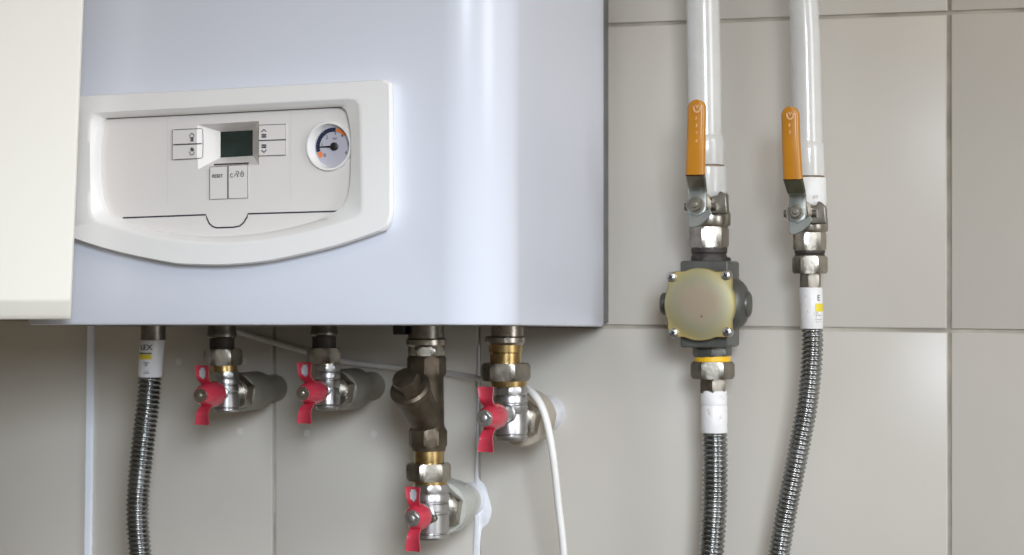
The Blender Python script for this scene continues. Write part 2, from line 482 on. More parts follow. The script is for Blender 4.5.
# buttons
def fd(px):                                   # the buttons' ends follow the funnel's left slope
    return DR if px <= 198 else DR - 0.013 * (px - 198) / 26.0
def button(q, name='button', bend=False, rnd=None, icon=None):
    mb = MB()
    (x0, y0), (x1, y1), (x2, y2), (x3, y3) = q       # tl tr br bl
    pts = []
    n = 10
    if bend:
        for i in range(n + 1):
            t = i / n; px = x0 + (x1 - x0) * t; pts.append((px, y0 + (y1 - y0) * t))
        for i in range(n + 1):
            t = i / n; px = x2 + (x3 - x2) * t; pts.append((px, y2 + (y3 - y2) * t))
    else:
        pts = [(x0, y0), (x1, y1), (x2, y2), (x3, y3)]
    if bend:
        # round one corner of the end
        pts = [(min(px, x1), py) for px, py in pts]
        if rnd == 'tr': pts[n] = (x1 - .4, y1 + 1.2); pts[n - 1] = (x1 - 1.6, y1 + .25)
        if rnd == 'br': pts[n + 1] = (x2 - .4, y2 - 1.2); pts[n + 2] = (x2 - 1.6, y2 - .25)
    dd = (lambda px: fd(px)) if bend else (lambda px: DR)
    base = [P(px, py, dd(px) + 0.0001) for px, py in pts]
    up = [p + Vector((0, -0.0007, 0)) for p in base]
    m = len(pts)
    if bend:
        vs = base + up; fs = []
        for i in range(m): fs.append((i, (i + 1) % m, m + (i + 1) % m, m + i))
        for i in range(n): fs.append((m + i, m + i + 1, m + m - 2 - i, m + m - 1 - i))
        mb.add(vs, fs)
    else:
        mb.loft([base, up], cap0=False)
    ribbon(mb, up, 0.00055, lift=Vector((0, -0.0002, 0)), mi=1, closed=True)
    if icon: icon(mb)
    return mb.build(name, ['floorpanel', 'softline'], plate, smooth=0)
def dab(mb, pts, w=0.0009, closed=False):
    ribbon(mb, [P(x, y, DR) for x, y in pts], w, lift=Vector((0, -0.0012, 0)), mi=1, closed=closed)
def ic_tap_up(mb):
    dab(mb, [(190.6, 137), (190.4, 135.5), (192.4, 133.2), (194.8, 135.2), (194.6, 136.8)], .0007)
    dab(mb, [(190.8, 138.2), (194.4, 138)], .0013); dab(mb, [(192.9, 137.5), (193, 141.6)], .0020); dab(mb, [(191, 140.6), (192, 141)], .0009)
def ic_tap_dn(mb):
    dab(mb, [(191, 150), (192.4, 147.8), (194.2, 149.2), (194.2, 151)], .0008)
    dab(mb, [(192.9, 148.6), (192.9, 151.4)], .0020); dab(mb, [(190.3, 151.6), (190.8, 154), (192.5, 155.3), (194.6, 154), (195, 151.6)], .0007)
def ic_rad_up(mb):
    dab(mb, [(262.2, 132), (264.5, 129.6), (267, 131.6)], .0009)
    for x in (262.8, 264, 265.2, 266.4): dab(mb, [(x, 134), (x, 137.8)], .0007)
    for y in (134.6, 137.2): dab(mb, [(262.2, y + .1), (267, y - .1)], .0006)
def ic_rad_dn(mb):
    for x in (262.8, 264, 265.2, 266.4): dab(mb, [(x, 144.4), (x, 148.2)], .0007)
    for y in (145, 147.6): dab(mb, [(262.2, y + .1), (267, y - .1)], .0006)
    dab(mb, [(262.2, 150.2), (264.6, 152.6), (267, 149.9)], .0009)
def ic_reset(mb):
    flat_text(mb, 'RESET', 0.0036, P(218.2, 176.2, DR), 0.0012, 1, rot=math.radians(.8), sx=.95, bold=.00012)
def ic_modes(mb):
    dab(mb, [(233.6, 174.2), (232, 173.6), (231, 175), (231.2, 176.8), (232.6, 177.4), (234, 176.6)], .0006)
    dab(mb, [(235, 176.6), (236.2, 174)], .0005)
    dab(mb, [(237, 171.8), (236.8, 173.6), (238.2, 174.6), (239.6, 173.4), (239.2, 171.6), (238, 171.2)], .0006, True)
    dab(mb, [(238.2, 174.6), (238.3, 177.2)], .0007)
    dab(mb, [(241.6, 173), (242.8, 170.8), (244, 172.6), (244.4, 175), (243.4, 176.6), (241.8, 176.2), (241.4, 174.6)], .0006, True)
    dab(mb, [(241.8, 174), (244, 173.6)], .0005)
button([(172.8, 130), (203.6, 128.5), (203.6, 143.3), (172.8, 144.5)], bend=True, rnd='tr', icon=ic_tap_up)
button([(172.8, 145.2), (203.6, 144), (203.6, 158.2), (172.8, 159.8)], bend=True, rnd='br', icon=ic_tap_dn)
button([(259.3, 125.2), (286.4, 124.2), (286.4, 139.4), (259.3, 140.4)], icon=ic_rad_up)
button([(259.3, 141), (286.4, 140), (286.4, 155), (259.3, 156)], icon=ic_rad_dn)
button([(210.2, 167), (228, 166.2), (228, 198.8), (210.2, 199.4)], icon=ic_reset)
button([(228.9, 165.6), (248.4, 164.8), (248.4, 198), (228.9, 198.6)], icon=ic_modes)
mb = MB(); ribbon(mb, [P(214, 164.6, DR), P(249, 163.1, DR)], .0011)
mb.build('slot_line', 'line', plate, smooth=0)

# pressure gauge: raised ring sloping in to a dial, needle, coloured scale
GD = DR - 0.004
mb = MB()
dial_c = P(333.6, 146.6, GD); dr = 20.6 * mpp(dial_c)
mb.loft([ell(gc, gr, d=DR - .001), ell(gc, gr, d=DR + 0.0012), ell(gc, gr * .96, d=DR + .0022), ell(gc, gr * .90, d=DR + .0022), ell(dial_c, dr * 1.0, d=GD)], False, False)
gauge = mb.build('pressure_gauge', 'panel', boiler, smooth=50)
mb = MB(); mb.loft([ell(dial_c, dr * 1.02, d=GD - .001), ell(dial_c, dr * 1.02, d=GD)], cap0=False)
mb.build('dial_face', 'dial', gauge, smooth=0)
mb = MB()
def arc(r0, r1, a0, a1, mi, n=24):
    vs = []; fs = []
    for i in range(n + 1):
        a = math.radians(a0 + (a1 - a0) * i / n)
        for r in (r0, r1): vs.append(dial_c + Vector((r * dr * math.cos(a), -0.0003, r * dr * math.sin(a))))
    for i in range(n): fs.append((2 * i, 2 * i + 1, 2 * i + 3, 2 * i + 2))
    mb.add(vs, fs, mi)
arc(.72, .92, 82, 197, 0); arc(.74, .90, 40, 81, 1); arc(.66, .90, 199, 218, 1)
for s, a, r in (('0', 223, .62), ('1', 172, .60), ('2', 127, .57), ('3', 82, .66), ('4', 48, .68), ('5', 8, .80), ('6', 336, .74)):
    flat_text(mb, s, dr * .26, dial_c + Vector((r * dr * math.cos(math.radians(a)), 0, r * dr * math.sin(math.radians(a)))), .0003, 0)
flat_text(mb, 'bar', dr * .18, dial_c + Vector((dr * .08, 0, dr * .40)), .0003, 0)
for a in (172, 150, 127, 105): arc(.72, .92, a - .8, a + .8, 2, 2)
mb.v = [v + (Vector((0, -0.0001, 0))) for v in mb.v]
mb.build('dial_markings', ['navy', 'orange_mark', 'dial'], gauge, smooth=0)
mb = MB()
hub = dial_c + Vector((dr * .05, 0, 0))
ylathe(mb, hub.x, hub.z, [(GD, dr * .2), (GD + .0014, dr * .2), (GD + .002, dr * .12)], 20)
a = math.radians(181); tip = dial_c + Vector((dr * .80 * math.cos(a), 0, dr * .80 * math.sin(a)))
mb.add([hub + Vector((0, -.0011, .0009)), hub + Vector((0, -.0011, -.0009)), tip + Vector((0, -.0011, -.0003)), tip + Vector((0, -.0011, .0003))], [(0, 1, 2, 3)])
mb.build('needle', 'black', gauge, smooth=40)

# small black block under the boiler
mb = MB(); c = P(401, 326, .11); s = mpp(c)
mb.loft([[c + Vector((x * 6.2 * s, y, z)) for x, y in ((-1, -.006), (1, -.006), (1, .006), (-1, .006))] for z in (.004, -8.5 * s)])
mb.build('rubber_plug', 'black', boiler, bevel=.0008)

# ------------------------------------------------------------------ cabinet at the left, its door swung towards the room
cab = thing('wall_cabinet', 'cream wall cabinet whose door stands ajar over the boiler\'s left edge', 'cabinet', P(-60, 322, 0.2))
zc = P(70, 320, 0.42).z
xr = XL - 0.012
mb = MB(); x0 = xr - 0.45
mb.loft([[Vector((x0, -.002, z)), Vector((xr, -.002, z)), Vector((xr, -.30, z)), Vector((x0, -.30, z))] for z in (zc + .045, zc + .68)])
mb.build('body', 'cream', cab, bevel=.001, smooth=0)
e_b, e_t = P(71, 319.5, 0.345), P(84, 0, 0.345)
slope = (e_t.x - e_b.x) / (e_t.z - e_b.z)
da = math.radians(31)
u = Vector((-math.cos(da), -math.sin(da), 0)); nrm = Vector((math.sin(da), -math.cos(da), 0))
def dpt(s, t, z): return Vector((e_b.x, e_b.y, 0)) + u * s + nrm * t + Vector((slope * (z - e_b.z), 0, z))
rings = []
zb, zt = e_b.z, e_b.z + .66
Wd, T = 0.36, 0.018
prof = lambda z, e, f: [dpt(e, 0, z), dpt(0, -.0005 - .004 + .004 * (e > 0), z), dpt(0, -T, z), dpt(Wd, -T, z), dpt(Wd, 0, z)]
def dring(z, t_front, edge):
    return [dpt(Wd, -T, z), dpt(0.0, -T, z), dpt(0.0, -0.004 + min(0, t_front), z), dpt(0.0012, -0.0012 + t_front, z), dpt(0.004, t_front, z), dpt(Wd, t_front, z)]
zs = [(zb, -0.012), (zb + .001, -.0095), (zb + .004, -.0075), (zb + .013, -.0012), (zb + .0145, -.0003), (zb + .016, 0), (zt - .002, 0), (zt, -.002)]
mb = MB(); mb.loft([dring(z, t, 0) for z, t in zs])
mb.build('door', 'cream', cab, smooth=40)

# ------------------------------------------------------------------ flexible corrugated hoses
def hose_tube(name, pts, hw, d, parent, pitch_px=4.9):
    path = [P(x, y, dd) for x, y, dd in pts]
    L = sum((b - a).length for a, b in zip(path, path[1:]))
    r = hw * mpp(path[0]); pitch = pitch_px * mpp(path[0])
    n = int(L / pitch); k = 6
    pp = catmull(path, n * k)
    prof = [1.0, .975, .90, .845, .90, .975]
    mb = MB(); sweep(mb, pp, [r * prof[i % k] for i in range(len(pp))], 24)
    return mb.build('corrugated_tube', 'steel', parent, smooth=75)

def wrap_text(mb, s, size, d, px, py, r, ang, mi):
    """letters laid round an upright cylinder; ang = direction the middle of the word faces (0 = straight out of the wall)"""
    vs, fs = text_polys(s, size); c = P(px, py, d)
    out = []
    for v in vs:
        a = ang + v.x / r
        out.append(Vector((c.x + (r + .0003) * math.sin(a), c.y - (r + .0003) * math.cos(a), c.z + v.y)))
    mb.add(out, fs, mi)
def wrap_patch(mb, d, px, y0, y1, r, a0, a1, mi, n=10):
    c0, c1 = P(px, y0, d), P(px, y1, d); vs = []
    for i in range(n + 1):
        a = a0 + (a1 - a0) * i / n; o = Vector(((r + .0002) * math.sin(a), -(r + .0002) * math.cos(a), 0))
        vs += [c0 + o, c1 + o]
    mb.add(vs, [(2 * i, 2 * i + 1, 2 * i + 3, 2 * i + 2) for i in range(n)], mi)

DG = 0.052
G_HOSE = 'corrugated steel flexible hoses'
# hose under the regulator
h1 = thing('flexible_hose', 'corrugated steel gas hose hanging below the regulator with plain white sleeve', 'hose', P(714, 432, DG), G_HOSE)
mb = MB(); vhex(mb, DG, 712.6, 361.6, 378.7, 22, ph=math.radians(12)); mb.build('union_nut', 'nickel_dull', h1, smooth=25)
mb = MB(); vhex(mb, DG, 713, 378.7, 393, 14.2, ph=math.radians(40)); mb.build('ferrule', 'nickel_dull', h1, smooth=25)
mb = MB(); vstack(mb, DG, [(713.6, 390.5, 12.6), (713.8, 391.5, 13.3), (714, 402.5, 13.3), (714.2, 404, 13.1), (714.2, 405.4, 12.6), (714.2, 406.6, 13.2), (714.4, 431.5, 13.4), (714.4, 432.6, 12.9)])
mb.build('sleeve', 'sleeve_dirty', h1)
hose_tube('t', [(714.5, 430, DG), (715, 462, DG), (714.6, 500, DG), (712.6, 535, DG), (710.5, 562, DG), (708, 590, DG)], 13.0, DG, h1)
# hose under the second gas cock
h2 = thing('flexible_hose', 'corrugated steel gas hose curving left below the right-hand yellow-handled valve', 'hose', P(810, 330, DG), G_HOSE)
mb = MB(); vhex(mb, DG, 810, 256, 273.6, 17.6, ph=math.radians(8)); mb.build('union_nut', 'nickel', h2, smooth=25)
mb = MB(); vhex(mb, DG, 810.4, 273.6, 289, 11, ph=math.radians(30)); mb.build('ferrule', 'nickel_dull', h2, smooth=25)
mb = MB(); vstack(mb, DG, [(810.8, 287.5, 11), (810.8, 288.5, 11.7), (811.4, 308, 11.6), (811.8, 327.5, 11.4), (811.8, 328.6, 10.8)])
r2 = 11.7 * mpp(P(811, 305, DG))
wrap_patch(mb, DG, 811.2, 303.5, 311.5, r2, math.radians(30), math.radians(88), 1)
wrap_text(mb, 'E', 0.0068, DG, 811, 298, r2, math.radians(50), 2)
for yy in (315, 319, 321.5):
    wrap_text(mb, '\u2013\u2013\u2013', 0.0036, DG, 811.4, yy, r2, math.radians(47), 2)
mb.build('sleeve', ['sleeve_dirty', 'label_yellow', 'line'], h2)
hose_tube('t', [(812, 326, DG), (812.4, 345, DG), (810.6, 375, DG), (806.6, 408, DG), (800.4, 441, DG), (793.6, 475, DG), (787.2, 507, DG), (780.6, 545, DG), (776, 580, DG)], 11.0, DG, h2, 4.7)
# hose under the boiler
DH = 0.10
h3 = thing('flexible_hose', 'corrugated steel hose hanging from the boiler\'s left end with yellow-striped label', 'hose', P(152, 330, DH), G_HOSE)
mb = MB(); vstack(mb, DH, [(153.2, 318, 12.2), (153.2, 337, 12.2), (153.0, 340, 12.6)]); mb.build('ferrule', 'nickel_dull', h3)
mb = MB(); vstack(mb, DH, [(152.6, 339, 11.8), (152.4, 340.5, 12.4), (151.0, 358, 12.2), (150, 375.5, 12), (150, 377, 11.2)])
r3 = 12.5 * mpp(P(151, 355, DH))
wrap_patch(mb, DH, 151.4, 352.4, 353.6, r3, math.radians(-40), math.radians(30), 2)
wrap_patch(mb, DH, 151.2, 354, 359, r3, math.radians(-40), math.radians(30), 1)
for q in (-.02, 0, .02): wrap_text(mb, 'LEX', 0.0068, DH, 151.6, 347.3, r3, math.radians(2) + q, 2)
wrap_text(mb, '*', 0.0075, DH, 150.6, 366, r3, math.radians(8), 2); wrap_text(mb, '\u2013\u2013', 0.0036, DH, 150.6, 370.5, r3, math.radians(8), 2)
for (px0, px1) in ((362, 362.6), (372.2, 372.8)): wrap_patch(mb, DH, 150.8, px0, px1, r3, math.radians(-6), math.radians(22), 2, 4)
mb.build('sleeve', ['sleeve', 'label_yellow', 'line'], h3)
hose_tube('t', [(150, 374, DH), (148.2, 400, DH), (144.6, 430, DH), (140.6, 466, DH), (138, 495, DH), (137.4, 520, DH), (139.6, 550, DH), (143, 580, DH)], 11.8, DH, h3, 4.7)

# ------------------------------------------------------------------ white gas pipes
G_PIPE = 'white painted gas pipes'
def gas_pipe(label, rows, crack, sock, sock_mat='paint'):
    c = P(rows[-1][0], rows[-1][1], DG)
    t = thing('gas_pipe', label, 'pipe', c, G_PIPE)
    mb = MB(); vstack(mb, DG, rows, 40); mb.build('tube', 'paint', t)
    mb = MB(); vstack(mb, DG, crack, 40); mb.build('weld_bead', 'rust', t)
    mb = MB(); vstack(mb, DG, sock, 40); mb.build('threaded_socket', sock_mat, t)
    return t
gas_pipe('white painted gas pipe feeding the valve above the regulator',
         [(701.5, -220, 16.4), (703, 0, 16.4), (704.6, 80, 16.5), (705.4, 133, 16.5), (705.6, 135.6, 16.6), (705.7, 136.6, 17.4), (706, 143, 18.2), (706.2, 150, 18), (706.4, 163, 17.7), (706.6, 165.5, 17)],
         [(706.6, 165, 17.2), (706.6, 167.4, 17.6)],
         [(706.8, 166.8, 18.4), (707, 168, 19.4), (707.6, 194, 19.4), (707.6, 197, 18.8)])
gas_pipe('white painted gas pipe at the right, above the valve without regulator',
         [(790, -220, 14.3), (798, -60, 14.3), (801.5, -12, 14.4), (804, 10, 14.5), (805.4, 40, 14.6), (806.6, 90, 14.7), (807.6, 141, 14.8), (807.8, 143.2, 14.9), (808, 144.6, 15.8), (808.2, 150, 16), (808.6, 172, 15.9), (808.8, 176.6, 15.2)],
         [(808.8, 176, 15.3), (808.8, 178.4, 15.8)],
         [(809, 177.8, 16), (809, 179, 16.8), (809.6, 204, 16.8), (809.6, 206, 16)], 'paint_old')

# ------------------------------------------------------------------ gas ball valves with yellow lever
G_COCK = 'yellow-handled gas ball valves'
def gas_valve(label, cx, ys, hwb, nut, nr, lever, tab, d_lever):
    """ys: body top, collar top, collar bottom, hex bottom, thread bottom"""
    t = thing('ball_valve', label, 'valve', P(cx, ys[3], DG), G_COCK)
    y0, y1, y2, y3, y4 = ys
    mb = MB()
    vhex(mb, DG, cx, y0, y1 - 4, hwb * .90, sides=8, ph=math.radians(10))
    vstack(mb, DG, [(cx, y1 - 5, hwb * .80), (cx, y1, hwb * .97), (cx + .2, y1 + 2, hwb), (cx + .2, y2 - 3, hwb), (cx + .2, y2 - 1, hwb * .96), (cx + .2, y2, hwb * .86)])
    body = mb.build('body', 'nickel', t, smooth=28)
    mb = MB(); vhex(mb, DG, cx - .4, y2 - .4, y3, hwb * .95, ph=math.radians(20)); mb.build('hex_end', 'nickel', t, smooth=25)
    mb = MB(); vstack(mb, DG, [(cx - .4, y3 - .5, hwb * .86), (cx - .4, y3 + (y4 - y3) * .35, hwb * .86), (cx - .4, y3 + (y4 - y3) * .45, hwb * .80), (cx - .4, y3 + (y4 - y3) * .7, hwb * .86), (cx - .4, y4, hwb * .84)])
    mb.build('threaded_nipple', 'thread', t)
    # stem boss coming out of the wall side towards the room
    b = P(nut[0], nut[1], d_lever); s = mpp(b)
    mb = MB(); ylathe(mb, b.x, b.z, [(DG, .0105), (d_lever - .006, .0105), (d_lever - .005, .0085), (d_lever - .0005, .0085)]); mb.build('stem_boss', 'nickel', t, smooth=30)
    # lever: plate under the nut, cranked neck, flat handle; widths across, d = distance from wall
    cl = [(x, y, w, d_lever + dd) for x, y, w, dd in lever]
    def strip(cl, th, n, mats, name, par, round_end=None):
        c3 = [P(x, y, d) for x, y, w, d in cl]
        pts = catmull(c3, n)
        # widths interpolated by height
        zsr = [p.z for p in c3]; ws = [w * s for _, _, w, _ in cl]
        def wid(z):
            for i in range(len(zsr) - 1):
                if (zsr[i] - z) * (zsr[i + 1] - z) <= 1e-12:
                    tt = (z - zsr[i]) / (zsr[i + 1] - zsr[i]) if zsr[i + 1] != zsr[i] else 0
                    return ws[i] + (ws[i + 1] - ws[i]) * tt
            return ws[0] if abs(z - zsr[0]) < abs(z - zsr[-1]) else ws[-1]
        rings = []
        for i, p in enumerate(pts):
            tg = (pts[min(i + 1, n)] - pts[max(i - 1, 0)]); tg.x = 0; tg.normalize()
            nn = tg.cross(X).normalized()
            if nn.y > 0: nn = -nn
            w = wid(p.z); h = th / 2
            if round_end is not None:
                dist = (p - pts[round_end]).length
                if dist < w: w = math.sqrt(max(0.0, w * w - (w - dist) ** 2)) + 1e-4
            e = min(h * .9, w * .4)
            rings.append([p + X * a + nn * b_ for a, b_ in ((-w, -h + e * .6), (-w, h - e), (-w + e * .4, h - e * .25), (-w + e * 1.2, h), (w - e * 1.2, h), (w - e * .4, h - e * .25), (w, h - e), (w, -h + e * .6), (w - e, -h), (-w + e, -h))])
        mb = MB(); mb.loft(rings)
        return mb.build(name, mats, par, smooth=50)
    k = 3
    neck = strip(cl[k - 1:], .0028, 40, 'zinc', 'handle', t)
    grip = strip(cl[:k], .0062, 48, 'yellow_grip', 'grip', neck, round_end=0)
    # faint raised marks on the grip
    mb = MB(); gx, gy = cl[0][0], cl[0][1]
    gd = d_lever + lever[0][3] + .0033
    ribbon(mb, [P(gx + a, gy + b_, gd) for a, b_ in ((-3, 6.5), (-3, 10), (-1.5, 12.3), (1, 12.5), (3, 10.5), (3.2, 6.8))], .0013)
    ribbon(mb, [P(gx + a, gy + b_, gd) for a, b_ in ((-1.2, 5.5), (.2, 8.5), (1.4, 5.4))], .0011)
    for a, b_, c_ in ((-1.4, 17, 3), (-1, 24, 3.6), (-1, 32, 2), (-1.2, 40, 2.4)):
        if tab and b_ > 28: break
        ribbon(mb, [P(gx + a + .5, gy + b_, gd), P(gx + a + 1.1, gy + b_ + c_ * .5, gd), P(gx + a, gy + b_ + c_, gd)], .0010)
    mb.build('embossed_mark', 'emboss', neck, smooth=0)
    # olive-coloured cranked length just under the grip and the stop tongue
    c3 = cl[k - 1:k + 1]
    col = strip([(x, y, w * 1.03, d + .0003) for x, y, w, d in c3], .0032, 20, 'olive' if tab else 'nickel_dull', 'crank', neck)
    nx, ny = nut
    mb = MB(); dd = d_lever - .001
    q = [(nx - 9, ny + 8), (nx - 8, ny + 22), (nx - 4, ny + 23), (nx + 4, ny + 20), (nx + 12, ny + 13), (nx + 15, ny + 8), (nx + 12.5, ny + 3), (nx + 7, ny + 7), (nx, ny + 11)]
    mb.loft([[P(x, y, dd) for x, y in q], [P(x, y, dd + .003) for x, y in q]]); mb.build('stop_tongue', 'zinc', neck, smooth=20, bevel=.0006)
    mb = MB(); ylathe(mb, b.x, b.z, [(d_lever, nr * s * 1.25), (d_lever + .0032, nr * s * 1.25), (d_lever + .0034, nr * s)]); yhex(mb, b.x, b.z, d_lever + .003, d_lever + .009, nr * s, ph=.3)
    ylathe(mb, b.x, b.z, [(d_lever + .008, nr * s * .5), (d_lever + .0115, nr * s * .48), (d_lever + .012, nr * s * .38)], 20)
    mb.build('nut', 'nickel_dull', neck, smooth=28)
    # stop pins beside the stem
    mb = MB()
    for sx, ln in ((-1, .0105), (1, .012)):
        c0 = Vector((b.x + sx * .002, -(d_lever - .010), b.z - .001)); rr = .0032
        mb.loft([circ(c0 + X * sx * q_, rr, Y, Z, 16) for q_ in (0, ln - .001, ln)])
    mb.build('stop_pin', 'nickel_dull', t)
    mb = MB(); c0 = P(cx + hwb * .55, y0 + 6, DG + .018); sp = mpp(c0)
    lug = ((-9, -15), (-9, 1), (-6, 3), (-3, 3), (-1, 8), (2, 6), (6, 2), (7, -15))
    mb.loft([[c0 + Vector((x * sp, dy, z * sp)) for x, z in lug] for dy in (.006, -.0035)])
    mb.build('cast_lug', 'nickel_dull', t, bevel=.001, smooth=20)
    return t
gas_valve('yellow-handled gas ball valve directly above the round-covered regulator', 709.6, (193, 212, 227, 248, 261), 21, (697, 205), 6.6,
          [(697, 99.5, 9.2, .020), (696, 140, 9.3, .0195), (695.2, 174.5, 9.6, .017), (697.0, 186, 9.3, .006), (698, 191, 9.2, .001), (697.4, 205, 9.4, 0), (697, 215, 9.0, 0), (697, 219, 6.5, 0)], False, DG + .034)
gas_valve('yellow-handled gas ball valve at the right, without a regulator', 810.2, (203, 218, 232.5, 251, 257.5), 17.6, (797.4, 212), 5.8,
          [(790.2, 106.5, 8.9, .020), (791.2, 145, 9.2, .0195), (793, 179, 9.6, .017), (796.4, 192, 9.0, .006), (797.6, 197, 8.6, .001), (797.8, 211, 8.6, 0), (797.6, 220, 8.0, 0), (797.4, 225, 5.5, 0)], True, DG + .032)

# ------------------------------------------------------------------ gas regulator
rg = thing('gas_regulator', 'grey gas pressure regulator with round iridescent cover and four screws', 'regulator', P(711, 348, DG))
def pbox(mb, x0, y0, x1, y1, d0, d1, mi=0, ch=0):
    a, b = P((x0 + x1) / 2, (y0 + y1) / 2, (d0 + d1) / 2), None
    s = mpp(a); hx, hz = (x1 - x0) / 2 * s, (y1 - y0) / 2 * s
    def ring(d, e):
        c = ch
        return [Vector((a.x + x, -d, a.z + z)) for x, z in ((-hx + c, -hz), (hx - c, -hz), (hx, -hz + c), (hx, hz - c), (hx - c, hz), (-hx + c, hz), (-hx, hz - c), (-hx, -hz + c))]
    return mb.loft([ring(d0, 0), ring(d1, 0)])
mb = MB()
pbox(mb, 686, 261, 734, 347, DG - .022, DG + .024, ch=.0015)
pbox(mb, 679, 274, 737, 334, DG - .015, DG + .030, ch=.006)
ac = P(708, 304, DG + .008); s = mpp(ac)
mb.loft([circ(ac + X * (t_ * s), r_ * s, Y, Z, 40) for t_, r_ in ((0, 26), (26, 26), (31, 24.8), (35, 22), (38.4, 17.5), (40, 13.5))])
mb.build('body', 'grey_cast', rg, bevel=.0012, smooth=35)
mb = MB(); mb.loft([circ(ac + X * (t_ * s), r_ * s, Y, Z, 32) for t_, r_ in ((39, 13.4), (41.6, 12.8), (43.2, 10.5), (43.8, 7), (44, 3))]); mb.build('side_cap', 'grey_cast', rg)
mb = MB(); mb.loft([circ(ac - X * (t_ * s), r_ * s, Y, Z, 32) for t_, r_ in ((20, 11.5), (45.5, 11.5), (47.3, 10))]); mb.build('plug', 'grey_cast', rg)
mb = MB(); vhex(mb, DG, 711, 257, 263, 20, ph=.3); mb.build('inlet_collar', 'thread', rg, smooth=25)
mb = MB(); vhex(mb, DG, 712, 346, 357, 19.5, sides=8, ph=.2); mb.build('outlet_neck', 'grey_cast', rg, smooth=25)
mb = MB(); vstack(mb, DG, [(712.6, 355.6, 17.2), (712.6, 356.4, 18), (712.6, 361, 18), (712.6, 361.8, 17.2)]); mb.build('sealing_ring', 'yellow', rg)
pd = DG + .034
pc = P(700, 304.2, pd); s = mpp(pc)
def lob(a):
    ca, sa = abs(math.cos(a)), abs(math.sin(a))
    r = 36.4
    q = 32.8 / max(ca, sa)                     # straight-sided lugs reaching out to the screws
    dd = abs((a % (PI / 2)) - PI / 4)
    if dd < .42: r = max(r, min(q, 41.8 - 26 * dd * dd))
    return r
n = 144
def pl(k, d, t_): return [Vector((pc.x + (lob(2 * PI * i / n) * k) * s * math.cos(2 * PI * i / n), -d, pc.z + (lob(2 * PI * i / n) * k) * s * math.sin(2 * PI * i / n))) for i in range(n)]
def pr(r, d): return circ(Vector((pc.x, -d, pc.z)), r * s, X, Z, n)
mb = MB(); mb.loft([pl(1, pd - .002, 0), pl(1.0, pd + .0006, 0), pl(.975, pd + .0016, 0), pr(33, pd + .0017), pr(30, pd + .0022), pr(15, pd + .0026), pr(2, pd + .0027)])
cover = mb.build('cover_plate', 'passivated', rg, smooth=40, origin=Vector((pc.x, -pd, pc.z)))
for (x, y) in ((671, 277), (725.7, 275.3), (673, 333), (727, 332)):
    c = P(x, y, pd + .004); r = 5.1 * mpp(c); mb = MB()
    ylathe(mb, c.x, c.z, [(pd - .004, r), (pd + .0024, r), (pd + .004, r * .86), (pd + .0048, r * .5), (pd + .0049, r * .2)], 28)
    for k in (.5, .5 + PI / 2):
        dx, dz = math.cos(k), math.sin(k)
        o = Vector((c.x, -(pd + .0051), c.z)); w = r * .13; l = r * .55
        mb.add([o + Vector((dx * l - dz * w, 0, dz * l + dx * w)), o + Vector((dx * l + dz * w, 0, dz * l - dx * w)), o + Vector((-dx * l + dz * w, 0, -dz * l - dx * w)), o + Vector((-dx * l - dz * w, 0, -dz * l + dx * w))], [(0, 1, 2, 3)], 1)
    mb.build('screw', ['chrome', 'gap'], cover, smooth=40)
mb = MB(); c = P(701.6, 316.4, pd + .0028); ylathe(mb, c.x, c.z, [(pd + .001, .0011), (pd + .0031, .0010)], 16); mb.build('dent', 'rust', cover)

# ------------------------------------------------------------------ the row of red-handled angle valves under the boiler
G_RED = 'red butterfly-handled shut-off valves'
def wing(mb, cx, cz, dh, sgn, L, w0, w1, reflection_slot, out):
    """sheet wing standing off the hub: bends towards the room, flares, and is channelled along its middle"""
    n = 18; m = 12; front = []; back = []
    for i in range(n + 1):
        t = i / n
        z = cz + sgn * (.0075 + (L - .0075) * t)
        dpt_ = dh + out * math.sin(min(1, t * 2.0) * PI / 2)
        w = w0 + (w1 - w0) * (t ** 1.4)
        if t > .9: w *= 1 - .08 * ((t - .9) / .1) ** 2
        rf, rb = [], []
        for k in range(m + 1):
            q = -1 + 2 * k / m
            lift = .0022 * (q * q) * (0.35 + .65 * t)
            skew = .0016 * q * t
            rf.append(Vector((cx + q * w, -(dpt_ + lift + skew + .001), z))); rb.append(Vector((cx + q * w, -(dpt_ + lift + skew - .001), z)))
        front.append(rf); back.append(rb)
    vs = [p for r in front for p in r] + [p for r in back for p in r]; N = (n + 1) * (m + 1); fs = []
    idx = lambda i, k: i * (m + 1) + k
    hole = set()
    if reflection_slot:  # opening cut to hold the modelled reflection
        for i in range(n):
            for k in range(m):
                if ((i + .5 - n * .62) / (n * .30)) ** 2 + ((k + .5 - m / 2) / (m * .24)) ** 2 < 1: hole.add((i, k))
    for i in range(n):
        for k in range(m):
            if (i, k) in hole: continue
            a = (idx(i, k), idx(i, k + 1), idx(i + 1, k + 1), idx(i + 1, k))
            fs.append(a); fs.append(tuple(N + j for j in reversed(a)))
            for (di, dk, e0, e1) in ((-1, 0, idx(i, k), idx(i, k + 1)), (1, 0, idx(i + 1, k + 1), idx(i + 1, k)), (0, -1, idx(i + 1, k), idx(i, k)), (0, 1, idx(i, k + 1), idx(i + 1, k + 1))):
                q = (i + di, k + dk)
                if q in hole or not (0 <= q[0] < n and 0 <= q[1] < m): fs.append((e0, N + e0, N + e1, e1))
    mb.add(vs, fs)
    return front

